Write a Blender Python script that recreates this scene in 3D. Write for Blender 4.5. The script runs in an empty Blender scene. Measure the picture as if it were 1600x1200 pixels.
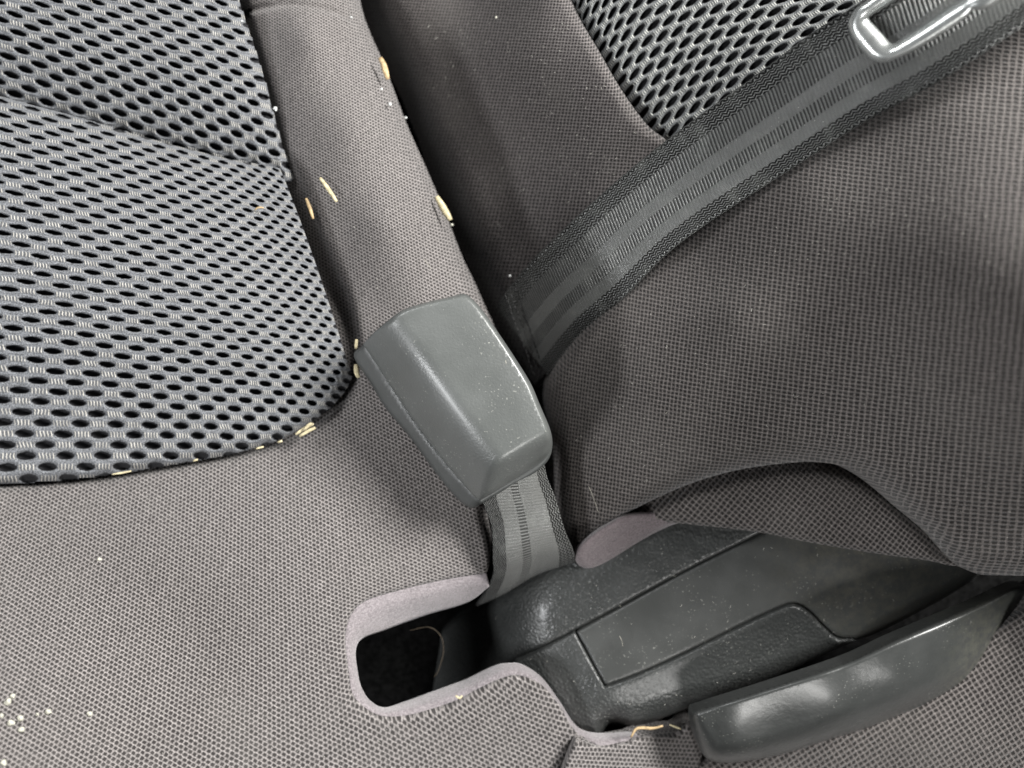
import bpy, math, random
import numpy as np
from mathutils import Vector
from mathutils.geometry import delaunay_2d_cdt

random.seed(7); RNG = np.random.default_rng(7)
S = bpy.context.scene
C = S.collection
MM = 0.001
D, F = 300.0, 1333.0          # camera height above the z = 0 plane (mm), focal length in picture units of 1600

# ------------------------------------------------------------------ camera
cam_d = bpy.data.cameras.new('camera'); cam = bpy.data.objects.new('camera', cam_d); C.objects.link(cam)
cam.location = (0, 0, D*MM)
cam_d.sensor_width = 36; cam_d.lens = F/1600*36
cam_d.clip_start = 0.005; cam_d.clip_end = 50
cam_d.dof.use_dof = True; cam_d.dof.focus_distance = 0.276; cam_d.dof.aperture_fstop = 6.8
S.camera = cam

# ------------------------------------------------------------------ light
W = bpy.data.worlds.new('World'); S.world = W; W.use_nodes = True
W.node_tree.nodes['Background'].inputs[0].default_value = (0.93, 0.97, 1.0, 1)
W.node_tree.nodes['Background'].inputs[1].default_value = 0.032
def area(name, loc, target, size, size_y, power, col):
    l = bpy.data.lights.new(name, 'AREA'); l.shape = 'RECTANGLE'; l.size = size; l.size_y = size_y
    l.energy = power; l.color = col
    o = bpy.data.objects.new(name, l); C.objects.link(o); o.location = loc
    o.rotation_euler = (Vector(target)-Vector(loc)).to_track_quat('-Z', 'Y').to_euler()
    return o
area('front_window_light', (-0.36, 0.40, 0.46), (-0.08, -0.03, 0), 0.26, 0.18, 2.4, (0.98, 0.99, 1.0))
area('rear_window_light', (0.66, 0.42, 0.56), (-0.04, 0.0, 0), 0.36, 0.26, 32.0, (1.0, 0.99, 0.96))
area('near_window_light', (-0.42, -0.25, 0.34), (-0.10, -0.06, 0), 0.15, 0.07, 2.2, (0.97, 0.985, 1.0))
area('door_light', (0.27, -0.56, 0.50), (0.10, -0.08, 0), 0.24, 0.17, 2.3, (1.0, 0.985, 0.96))
S.view_settings.view_transform = 'Standard'; S.view_settings.look = 'None'
S.view_settings.exposure = 0.0; S.view_settings.gamma = 1.0
S.cycles.max_bounces = 6

# ------------------------------------------------------------------ mapping and helpers
def P(px, py, z):
    """point at height z (mm) seen at picture place px, py -> metres"""
    k = (D-z)/F
    return np.stack([(np.asarray(px)-800)*k, -(np.asarray(py)-600)*k, np.asarray(z)*np.ones_like(np.asarray(px, float))], -1)*MM

def tps(ctrl):
    c = np.array(ctrl, float); X = c[:, :2]/400.0; n = len(c)
    def U(r2): return np.where(r2 > 1e-12, r2*np.log(np.maximum(r2, 1e-12)), 0)
    K = U(((X[:, None]-X[None])**2).sum(-1)) + np.eye(n)*0.01
    Pm = np.c_[np.ones(n), X]
    A = np.zeros((n+3, n+3)); A[:n, :n] = K; A[:n, n:] = Pm; A[n:, :n] = Pm.T
    w = np.linalg.solve(A, np.r_[c[:, 2], 0, 0, 0])
    def f(x, y):
        q = np.stack([np.asarray(x, float).ravel(), np.asarray(y, float).ravel()], -1)/400.0
        out = np.zeros(len(q))
        for s in range(0, len(q), 20000):
            qq = q[s:s+20000]
            r2 = ((qq[:, None]-X[None])**2).sum(-1)
            out[s:s+20000] = U(r2)@w[:n] + w[n] + qq@w[n+1:]
        return out.reshape(np.shape(x))
    return f

def cr_open(pts, step):
    """Catmull-Rom through an open polyline (any dimension), resampled"""
    p = np.array(pts, float)
    if len(p) == 2:
        n = max(1, int(np.hypot(*(p[1]-p[0])[:2])/step)); t = np.linspace(0, 1, n+1)[:, None]
        return p[0]*(1-t)+p[1]*t
    e = np.vstack([2*p[0]-p[1], p, 2*p[-1]-p[-2]]); out = []
    for i in range(1, len(e)-2):
        a, b, c, d = e[i-1:i+3]
        n = max(2, int(np.hypot(*(c-b)[:2])/step)); t = (np.arange(n)/n)[:, None]
        out.append(0.5*(2*b+(c-a)*t+(2*a-5*b+4*c-d)*t*t+(3*b-a-3*c+d)*t**3))
    return np.vstack(out+[p[-1:]])

def smooth_outline(pts, step):
    """pts: (x, y, R, H[, 'c']) closed; corner points stay sharp"""
    n = len(pts); cor = [i for i, p in enumerate(pts) if len(p) > 4]
    q = [tuple(p[:4]) for p in pts]
    if not cor:
        e = q[-2:]+q+q[:3]
        r = cr_open(e, step); # cut back to one turn
        a = np.array(q[0][:2]); d = np.hypot(*(r[:, :2]-a).T)
        idx = np.where(d < 1e-6)[0]
        return r[idx[0]:idx[-1]]
    out = []
    for k, i in enumerate(cor):
        j = cor[(k+1) % len(cor)]
        seg = [q[m % n] for m in range(i, (j if j > i else j+n)+1)]
        out.append(cr_open(seg, step)[:-1])
    return np.vstack(out)

def inside(poly, x, y):
    x1, y1 = poly[:, 0], poly[:, 1]; x2, y2 = np.roll(x1, -1), np.roll(y1, -1)
    r = np.zeros(len(x), bool)
    for s in range(0, len(x), 20000):
        X, Y = x[s:s+20000, None], y[s:s+20000, None]
        c = ((y1 > Y) != (y2 > Y)) & (X < (x2-x1)*(Y-y1)/np.where(y2 == y1, 1e-9, y2-y1)+x1)
        r[s:s+20000] = c.sum(1) % 2 == 1
    return r

def near(poly, x, y, closed=True):
    """distance to polyline and interpolated extra columns there"""
    a = poly if closed else poly[:-1]; b = np.roll(poly, -1, 0) if closed else poly[1:]
    dist = np.zeros(len(x)); ex = np.zeros((len(x), poly.shape[1]-2))
    ab = b[:, :2]-a[:, :2]; L2 = (ab**2).sum(1)+1e-12
    for s in range(0, len(x), 8000):
        q = np.stack([x[s:s+8000], y[s:s+8000]], -1)[:, None]
        t = np.clip(((q-a[None, :, :2])*ab).sum(-1)/L2, 0, 1)
        pr = a[None, :, :2]+t[..., None]*ab
        d2 = ((q-pr)**2).sum(-1); k = d2.argmin(1); ii = np.arange(len(k))
        dist[s:s+8000] = np.sqrt(d2[ii, k]); tt = t[ii, k][:, None]
        ex[s:s+8000] = a[k, 2:]*(1-tt)+b[k, 2:]*tt
    return dist, ex

PXMM = D/F                     # mm per picture unit at z = 0
def drop(dist, R, H):
    Rp = np.maximum(R, 1e-3)
    s = np.clip(1-dist*PXMM/Rp, 0, 1)
    return H*(1-np.sqrt(np.maximum(1-s*s, 0)))

def link(name, me, mat, parent):
    o = bpy.data.objects.new(name, me); C.objects.link(o)
    if mat: me.materials.append(mat)
    if parent: o.parent = parent
    return o

def build(name, V, faces, mat, parent, uv=None, attrs=None, smooth=True):
    me = bpy.data.meshes.new(name)
    me.from_pydata(np.asarray(V).tolist(), [], [list(f) for f in faces]); me.update()
    if smooth: me.polygons.foreach_set('use_smooth', [True]*len(me.polygons))
    if uv is not None:
        l = np.zeros(len(me.loops), np.int32); me.loops.foreach_get('vertex_index', l)
        ul = me.uv_layers.new(name='UVMap'); ul.data.foreach_set('uv', np.asarray(uv, np.float32)[l].ravel())
    for k, v in (attrs or {}).items():
        a = me.attributes.new(k, 'FLOAT', 'POINT'); a.data.foreach_set('value', np.asarray(v, np.float32))
    o = link(name, me, mat, parent)
    return o

def empty(name, label, cat, loc=(0, 0, 0), group=None):
    o = bpy.data.objects.new(name, None); C.objects.link(o); o.location = loc; o.empty_display_size = 0.01
    o['label'] = label; o['category'] = cat
    if group: o['group'] = group
    return o
def tag(o, label, cat, group=None):
    o['label'] = label; o['category'] = cat
    if group: o['group'] = group
    return o

def panel(name, outline, zf, mat, parent, uvf=None, fine=4.0, coarse=8.0, skirt=20.0, step=4.0, extra=None, dense=None):
    """a stuffed or moulded skin: outline rounded over by R (mm) and down by H (mm), walls going down behind it"""
    ol = smooth_outline(outline, step)
    x0, y0 = ol[:, :2].min(0); x1, y1 = ol[:, :2].max(0)
    gx, gy = np.meshgrid(np.arange(x0, x1, fine), np.arange(y0, y1, fine)); gx = gx.copy()
    gx[::2] += fine/2
    ii, jj = np.meshgrid(np.arange(gx.shape[1]), np.arange(gx.shape[0]))
    gx, gy, ii, jj = gx.ravel(), gy.ravel(), ii.ravel(), jj.ravel()
    m = inside(ol, gx, gy); gx, gy, ii, jj = gx[m], gy[m], ii[m], jj[m]
    d, ex = near(ol, gx, gy)
    k = max(1, int(round(coarse/fine)))
    keep = (d > fine*0.6) & ((d*PXMM < ex[:, 0]*1.25) | ((ii % k == 0) & (jj % k == 0)) | (False if dense is None else dense(gx, gy)))
    gx, gy, d, ex = gx[keep], gy[keep], d[keep], ex[keep]
    n = len(ol)
    # rings close to the edge so that the turn-over is smooth
    rx, ry = [], []
    pts = np.vstack([ol[:, :2], np.stack([gx, gy], -1)])
    edges = [(i, (i+1) % n) for i in range(n)]
    res = delaunay_2d_cdt([Vector(p) for p in pts.tolist()], edges, [], 1, 1e-5)
    V2 = np.array([(v.x, v.y) for v in res[0]]); Fc = [tuple(f) for f in res[2]]
    d, ex = near(ol, V2[:, 0], V2[:, 1])
    z = zf(V2[:, 0], V2[:, 1]) - drop(d, ex[:, 0], ex[:, 1])
    if extra is not None: z = z + extra(V2[:, 0], V2[:, 1], d)
    # faces must look up (+z): picture y is flipped
    a = V2[[f[0] for f in Fc]]; b = V2[[f[1] for f in Fc]]; c = V2[[f[2] for f in Fc]]
    cr = (b[:, 0]-a[:, 0])*(c[:, 1]-a[:, 1])-(b[:, 1]-a[:, 1])*(c[:, 0]-a[:, 0])
    Fc = [f[::-1] if s > 0 else f for f, s in zip(Fc, cr)]
    V = P(V2[:, 0], V2[:, 1], z)
    # walls
    from collections import Counter
    cnt = {}
    for f in Fc:
        for i in range(3):
            e = (f[i], f[(i+1) % 3]); cnt[e] = cnt.get(e, 0)+1
    be = [e for e in cnt if (e[1], e[0]) not in cnt]
    bv = sorted({v for e in be for v in e}); mp = {v: len(V)+i for i, v in enumerate(bv)}
    low = V[bv].copy(); low[:, 2] -= skirt*MM
    uv = uvf(V2[:, 0], V2[:, 1]) if uvf else np.stack([V2[:, 0]*PXMM, V2[:, 1]*PXMM], -1)
    uv = np.stack(uv, -1) if isinstance(uv, tuple) else uv
    uv = uv+np.minimum(drop(d, ex[:, 0], ex[:, 1]), 7.0)[:, None]*np.array([[0.10, 0.16]])      # cloth runs over the rounded edge
    if skirt > 0:
        V = np.vstack([V, low]); uv = np.vstack([uv, uv[bv]+np.array([0.0, skirt*0.5])])
        Fc += [(e[1], e[0], mp[e[0]], mp[e[1]]) for e in be]
    o = build(name, V, Fc, mat, parent, uv)
    def zfull(x, y):
        x = np.atleast_1d(np.asarray(x, float)); y = np.atleast_1d(np.asarray(y, float))
        d, ex = near(ol, x, y)
        return zf(x, y)-drop(d, ex[:, 0], ex[:, 1])
    return o, zfull

def resample(poly, n):
    p = np.array(poly, float); r = cr_open(p, 2.0)
    L = np.r_[0, np.cumsum(np.hypot(*np.diff(r[:, :2], axis=0).T))]
    t = np.linspace(0, L[-1], n)
    return np.stack([np.interp(t, L, r[:, k]) for k in range(r.shape[1])], -1)

def loft(name, lines, mat, parent, nu=120, nv=8, thick=0.0, vs=None):
    """skin through several (px, py, z) polylines"""
    R = np.stack([resample(l, nu) for l in lines], 0)           # lines x nu x 3
    m = len(lines)
    cols = []
    for j in range(nu):
        c = R[:, j]
        e = np.vstack([2*c[0]-c[1], c, 2*c[-1]-c[-2]]); out = []
        for i in range(1, m):
            a, b, cc, d = e[i-1:i+3]; t = (np.arange(nv)/nv)[:, None]
            out.append(0.5*(2*b+(cc-a)*t+(2*a-5*b+4*cc-d)*t*t+(3*b-a-3*cc+d)*t**3))
        cols.append(np.vstack(out+[c[-1:]]))
    G = np.stack(cols, 0)                                         # nu x M x 3
    V = P(G[..., 0], G[..., 1], G[..., 2]); M = G.shape[1]
    du = np.r_[0, np.cumsum(np.linalg.norm(np.diff(V[:, M//2], axis=0), axis=1))]/MM
    dv = np.arange(M)/(M-1) if vs is None else np.interp(np.arange(M)/nv, np.arange(m), vs)
    uv = np.stack(np.broadcast_arrays(du[:, None], dv[None]), -1).reshape(-1, 2)
    Vf = V.reshape(-1, 3)
    a = np.cross(V[1, 1]-V[0, 0], V[0, 1]-V[1, 0]) if nu > 1 else 0
    f = [(i*M+j, (i+1)*M+j, (i+1)*M+j+1, i*M+j+1) for i in range(nu-1) for j in range(M-1)]
    mid = V[nu//2, M//2]; nn = np.cross(V[nu//2+1, M//2]-mid, V[nu//2, min(M//2+1, M-1)]-mid)
    if nn[2] < 0: f = [q[::-1] for q in f]
    o = build(name, Vf, f, mat, parent, uv)
    if thick:
        md = o.modifiers.new('thickness', 'SOLIDIFY'); md.thickness = thick*MM; md.offset = -1
    return o

# ------------------------------------------------------------------ materials
class NT:
    def __init__(s, name):
        s.m = bpy.data.materials.new(name); s.m.use_nodes = True; s.t = s.m.node_tree; s.N = s.t.nodes
        s.b = s.N['Principled BSDF']
    def n(s, typ, **kw):
        q = s.N.new(typ)
        for k, v in kw.items(): setattr(q, k, v)
        return q
    def set(s, sock, v):
        if isinstance(v, bpy.types.NodeSocket): s.t.links.new(v, sock)
        else: sock.default_value = v
    def math(s, op, a, b=0.0, c=0.0, clamp=False):
        q = s.n('ShaderNodeMath', operation=op, use_clamp=clamp)
        for i, v in enumerate((a, b, c)): s.set(q.inputs[i], v)
        return q.outputs[0]
    def mapr(s, v, a, b, c=0.0, d=1.0, smooth=True):
        q = s.n('ShaderNodeMapRange', interpolation_type='SMOOTHSTEP' if smooth else 'LINEAR')
        for i, x in enumerate((v, a, b, c, d)): s.set(q.inputs[i], x)
        return q.outputs[0]
    def mix(s, f, a, b, blend='MIX'):
        q = s.n('ShaderNodeMix', data_type='RGBA', blend_type=blend)
        s.set(q.inputs[0], f)
        for i, v in ((6, a), (7, b)):
            s.set(q.inputs[i], (*v, 1) if isinstance(v, tuple) and len(v) == 3 else v)
        return q.outputs[2]
    def noise(s, vec, scale, detail=2.0, rough=0.5, dim='3D'):
        q = s.n('ShaderNodeTexNoise', noise_dimensions=dim); s.set(q.inputs['Scale'], scale)
        q.inputs['Detail'].default_value = detail; q.inputs['Roughness'].default_value = rough
        if vec is not None: s.set(q.inputs['Vector'], vec)
        return q.outputs[0]
    def pos(s): return s.n('ShaderNodeTexCoord').outputs['Object']
    def uv(s):
        q = s.n('ShaderNodeUVMap', uv_map='UVMap').outputs[0]
        x = s.n('ShaderNodeSeparateXYZ'); s.set(x.inputs[0], q)
        return q, x.outputs[0], x.outputs[1]
    def bump(s, h, dist, strength=1.0, normal=None):
        q = s.n('ShaderNodeBump'); q.inputs['Strength'].default_value = strength; q.inputs['Distance'].default_value = dist
        s.set(q.inputs['Height'], h)
        if normal is not None: s.set(q.inputs['Normal'], normal)
        return q.outputs[0]
    def cos(s, v, mul=1.0, add=0.0):
        return s.math('COSINE', s.math('MULTIPLY_ADD', v, 2*math.pi*mul, add))

def fabric(name, light, dark, stagger=False, contrast=1.0, sheen=0.25, dust=0.5, bumpd=0.0004):
    t = NT(name); vec, u, v = t.uv(); pos = t.pos()
    wob = t.noise(vec, 0.30, 3.0); wob2 = t.noise(vec, 0.75, 2.0)
    u = t.math('MULTIPLY_ADD', t.math('SUBTRACT', wob, 0.5), 0.5, u)
    v = t.math('MULTIPLY_ADD', t.math('SUBTRACT', wob2, 0.5), 0.45, v)
    if stagger:                                               # every other row of openings is set half a step on
        rowi = t.math('FLOOR', v)
        u = t.math('MULTIPLY_ADD', t.math('MODULO', t.math('ABSOLUTE', rowi), 2.0), 0.5, u)
    cell = t.n('ShaderNodeCombineXYZ'); t.set(cell.inputs[0], t.math('FLOOR', u)); t.set(cell.inputs[1], t.math('FLOOR', v))
    wn = t.n('ShaderNodeTexWhiteNoise', noise_dimensions='2D'); t.set(wn.inputs['Vector'], cell.outputs[0]); wn = wn.outputs['Value']
    hu = t.math('MULTIPLY_ADD', t.cos(u), -0.5, 0.5); hv = t.math('MULTIPLY_ADD', t.cos(v), -0.5, 0.5)
    hole = t.math('MULTIPLY', t.mapr(hu, 0.06, 0.55), t.mapr(hv, 0.10, 0.66))
    hole = t.math('MULTIPLY', hole, t.math('MULTIPLY_ADD', wn, 0.35, 0.75), clamp=True)
    st = t.n('ShaderNodeMapping'); st.inputs['Scale'].default_value = (0.6, 3.1, 1.0); t.set(st.inputs['Vector'], vec)
    fib = t.noise(st.outputs[0], 1.0, 3.0, 0.7)               # thread to thread variation
    fine_n = t.noise(vec, 4.5, 2.0, 0.7)
    fib = t.math('ADD', t.math('MULTIPLY', fib, 0.5), t.math('MULTIPLY', fine_n, 0.5))
    light_c = t.mix(t.mapr(fib, 0.33, 0.68), tuple(c*0.55 for c in light), tuple(c*1.9 for c in light))
    cross_highlight = t.math('MULTIPLY', t.mapr(hu, 0.0, 0.75, 1.0, 0.62), t.mapr(hv, 0.0, 0.6, 1.12, 0.78))   # highlight painted into the colour where threads cross
    kc = t.n('ShaderNodeCombineXYZ')
    for q_ in kc.inputs: t.set(q_, cross_highlight)
    light_c = t.mix(1.0, light_c, kc.outputs[0], 'MULTIPLY')
    h = t.math('MULTIPLY', hole, contrast)
    col = t.mix(h, light_c, dark)
    big = t.noise(pos, 26.0, 4.0, 0.6)                        # worn and dusty patches
    col = t.mix(t.math('MULTIPLY', t.mapr(big, 0.45, 0.8), dust*0.35), col, (0.19, 0.18, 0.165))
    sp = t.noise(pos, 900.0, 1.0); sp2 = t.noise(pos, 60.0, 2.0)
    speck = t.math('MULTIPLY', t.mapr(sp, 0.74, 0.80), t.mapr(sp2, 0.45, 0.65))
    col = t.mix(t.math('MULTIPLY', speck, dust*0.8), col, (0.42, 0.41, 0.38))
    t.set(t.b.inputs['Base Color'], col)
    t.b.inputs['Roughness'].default_value = 0.85
    t.b.inputs['Specular IOR Level'].default_value = 0.15
    t.b.inputs['Sheen Weight'].default_value = sheen; t.b.inputs['Sheen Roughness'].default_value = 0.45
    hb = t.math('MULTIPLY_ADD', fib, 0.35, t.math('SUBTRACT', 1.0, hole))
    t.set(t.b.inputs['Normal'], t.bump(hb, bumpd, 0.8))
    return t.m

def net_mat(name, strand, tick, pit_c, tick_n=11.0, tick_w=0.24):
    """knitted spacer mesh: uv counts the cells, attribute 'pit' is 1 inside the openings"""
    t = NT(name); vec, u, v = t.uv()
    pit = t.n('ShaderNodeAttribute', attribute_name='pit').outputs['Fac']
    # cell row number decides the half-cell shift
    row = t.math('FLOOR', t.math('ADD', v, 0.5))
    sh = t.math('MULTIPLY', t.math('MODULO', t.math('ABSOLUTE', row), 2.0), 0.5)
    cu = t.math('SUBTRACT', t.math('FRACT', t.math('ADD', t.math('SUBTRACT', u, sh), 0.0)), 0.5)     # 0 half-way between openings
    cv = t.math('SUBTRACT', v, row)
    zone = t.math('MULTIPLY', t.mapr(t.math('ABSOLUTE', cu), tick_w-0.04, tick_w, 1.0, 0.0), t.mapr(t.math('ABSOLUTE', cv), 0.16, 0.36, 1.0, 0.0))
    st = t.mapr(t.cos(t.math('MULTIPLY_ADD', t.noise(vec, 2.0, 1.0), 0.08, u), tick_n), 0.1, 0.85)
    ticks = t.math('MULTIPLY', zone, st)
    mp = t.n('ShaderNodeMapping'); mp.inputs['Scale'].default_value = (22.0, 6.0, 1.0); t.set(mp.inputs['Vector'], vec)
    fuzz = t.noise(mp.outputs[0], 1.0, 3.0, 0.75); fz2 = t.noise(vec, 1.3, 2.0)
    sc = t.mix(t.mapr(fuzz, 0.33, 0.68), tuple(c*0.42 for c in strand), tuple(c*1.7 for c in strand))
    sc = t.mix(t.math('MULTIPLY', zone, 0.5), sc, tuple(c*0.45 for c in strand))
    tk = t.mix(t.mapr(fz2, 0.35, 0.65), tuple(c*0.7 for c in tick), tick)
    col = t.mix(ticks, sc, tk)
    col = t.mix(t.mapr(pit, 0.25, 0.6), col, pit_c)
    t.set(t.b.inputs['Base Color'], col)
    t.b.inputs['Roughness'].default_value = 0.7; t.b.inputs['Specular IOR Level'].default_value = 0.25
    t.b.inputs['Sheen Weight'].default_value = 0.1
    hb = t.math('ADD', t.math('MULTIPLY', ticks, 0.6), t.math('MULTIPLY', fuzz, 0.5))
    t.set(t.b.inputs['Normal'], t.bump(hb, 0.00035, 0.8))
    return t.m

def plastic(name, col, rough, grain_scale, grain, coarse=0.0, dust=0.3, spec=0.5, dirt=None, leather=0.0, coat=0.0):
    t = NT(name); pos = t.pos()
    g = t.noise(pos, grain_scale, 2.0, 0.6)
    big = t.noise(pos, 45.0, 5.0, 0.65)
    c = t.mix(t.mapr(big, 0.35, 0.75), tuple(x*0.95 for x in col), tuple(x*1.08 for x in col))
    sp = t.mapr(t.noise(pos, 1500.0, 0.0), 0.73, 0.80)
    msk = t.mapr(t.noise(pos, 70.0, 3.0), 0.45, 0.65)
    c = t.mix(t.math('MULTIPLY', t.math('MULTIPLY', sp, msk), dust), c, (0.45, 0.45, 0.41))
    if dirt:
        (dx, dy, dr, dcol, amt) = dirt
        q = t.n('ShaderNodeVectorMath', operation='DISTANCE'); t.set(q.inputs[0], pos); q.inputs[1].default_value = (dx, dy, -0.012)
        dm = t.mapr(q.outputs['Value'], dr, dr*0.25)
        dm = t.math('MULTIPLY', dm, t.mapr(t.noise(pos, 330.0, 4.0, 0.75), 0.35, 0.65))
        c = t.mix(t.math('MULTIPLY', dm, amt), c, dcol)
    t.set(t.b.inputs['Base Color'], c)
    rr = t.mapr(t.noise(pos, 90.0, 4.0), 0.3, 0.7, rough-0.06, rough+0.08)
    t.set(t.b.inputs['Roughness'], rr); t.b.inputs['Specular IOR Level'].default_value = spec
    t.b.inputs['Coat Weight'].default_value = coat; t.b.inputs['Coat Roughness'].default_value = 0.27
    h = t.math('MULTIPLY', g, 1.0)
    nrm = t.bump(h, grain, 1.0)
    if leather:
        vo = t.n('ShaderNodeTexVoronoi', feature='SMOOTH_F1'); t.set(vo.inputs['Vector'], pos); vo.inputs['Scale'].default_value = 800.0
        vo.inputs['Smoothness'].default_value = 0.6
        nrm = t.bump(vo.outputs['Distance'], -leather, 1.0, nrm)
    t.set(t.b.inputs['Normal'], nrm)
    return t.m

def felt(name, col):
    t = NT(name); pos = t.pos()
    a = t.noise(pos, 1400.0, 3.0, 0.8); b = t.noise(pos, 150.0, 3.0)
    c = t.mix(t.mapr(a, 0.3, 0.75), tuple(x*0.6 for x in col), tuple(x*1.4 for x in col))
    c = t.mix(t.math('MULTIPLY', t.mapr(b, 0.4, 0.8), 0.3), c, tuple(x*1.3 for x in col))
    t.set(t.b.inputs['Base Color'], c); t.b.inputs['Roughness'].default_value = 0.95
    t.b.inputs['Sheen Weight'].default_value = 0.35; t.b.inputs['Specular IOR Level'].default_value = 0.05
    t.set(t.b.inputs['Normal'], t.bump(a, 0.0004, 0.7))
    return t.m

def webbing(name, base, hi, bands, pitch=1.15):
    """bands across the width v: d = dotted edge, r = ribbed, s = smooth satin; u along in mm"""
    t = NT(name); vec, u, v = t.uv(); pos = t.pos()
    vm = t.math('MULTIPLY', v, 47.0)                                          # across in mm
    def zone(a, b): return t.math('MULTIPLY', t.mapr(v, a-0.004, a+0.004), t.mapr(v, b-0.004, b+0.004, 1.0, 0.0))
    zs = {k: None for k in 'drs'}
    for k, a, b in bands:
        z = zone(a, b); zs[k] = z if zs[k] is None else t.math('ADD', zs[k], z)
    jit = t.math('MULTIPLY', t.math('SUBTRACT', t.noise(vec, 0.5, 2.0), 0.5), 0.5)
    uj = t.math('ADD', u, jit)
    rib = t.mapr(t.cos(t.math('MULTIPLY_ADD', vm, -0.20, uj), 1.0/pitch), -0.5, 0.7)
    zig = t.math('ABSOLUTE', t.math('SUBTRACT', t.math('FRACT', t.math('MULTIPLY', uj, 0.5/pitch)), 0.5))          # 0..0.5 zigzag
    zl = t.cos(t.math('MULTIPLY_ADD', zig, 1.5, t.math('MULTIPLY', vm, 0.72)))
    beads = t.math('MULTIPLY_ADD', t.cos(t.math('MULTIPLY_ADD', vm, 0.5, uj), 1.0/pitch), 0.5, 0.5)
    dots = t.math('MULTIPLY', t.mapr(zl, -0.25, 0.7), t.math('MULTIPLY_ADD', beads, 0.55, 0.5))
    fine = t.mapr(t.cos(t.math('MULTIPLY_ADD', uj, 0.12, vm), 1/0.55), -0.7, 0.7)   # threads running along
    wf = t.mapr(t.cos(t.math('MULTIPLY_ADD', vm, -0.20, uj), 1.0/pitch), -0.8, 0.8)
    mf = t.n('ShaderNodeMapping'); mf.inputs['Scale'].default_value = (1.2, 120.0, 1.0); t.set(mf.inputs['Vector'], vec)
    fb = t.noise(mf.outputs[0], 1.0, 3.0, 0.6); dirt = t.noise(pos, 120.0, 4.0, 0.7)
    hr = t.math('MULTIPLY', zs['r'], t.math('MULTIPLY_ADD', rib, 0.55, t.math('MULTIPLY', fb, 0.35)))
    hd = t.math('MULTIPLY', zs['d'], dots)
    hs = t.math('MULTIPLY', zs['s'], t.math('ADD', t.math('MULTIPLY_ADD', fine, 0.35, 0.42), t.math('MULTIPLY_ADD', wf, 0.15, t.math('MULTIPLY', fb, 0.5))))
    h = t.math('ADD', t.math('ADD', hr, hd), hs)
    col = t.mix(h, base, hi)
    col = t.mix(t.math('MULTIPLY', t.mapr(dirt, 0.5, 0.75), 0.18), col, (0.30, 0.31, 0.29))
    sp = t.mapr(t.noise(pos, 1200.0, 1.0), 0.73, 0.79)
    col = t.mix(t.math('MULTIPLY', sp, 0.35), col, (0.5, 0.5, 0.47))
    t.set(t.b.inputs['Base Color'], col)
    t.set(t.b.inputs['Roughness'], t.math('MULTIPLY_ADD', zs['s'], -0.10, 0.34)); t.set(t.b.inputs['Specular IOR Level'], t.math('MULTIPLY_ADD', h, 0.65, 0.08))
    t.b.inputs['Sheen Weight'].default_value = 0.05
    t.set(t.b.inputs['Normal'], t.bump(h, 0.0004, 0.9))
    return t.m

def simple(name, col, rough=0.6, metal=0.0, var=0.25, nscale=300.0, spec=0.5, bump=0.0):
    t = NT(name); pos = t.pos(); a = t.noise(pos, nscale, 3.0, 0.6)
    t.set(t.b.inputs['Base Color'], t.mix(t.mapr(a, 0.3, 0.7), tuple(c*(1-var) for c in col), tuple(min(1, c*(1+var)) for c in col)))
    t.b.inputs['Roughness'].default_value = rough; t.b.inputs['Metallic'].default_value = metal
    t.b.inputs['Specular IOR Level'].default_value = spec
    if bump: t.set(t.b.inputs['Normal'], t.bump(a, bump, 1.0))
    return t.m

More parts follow.
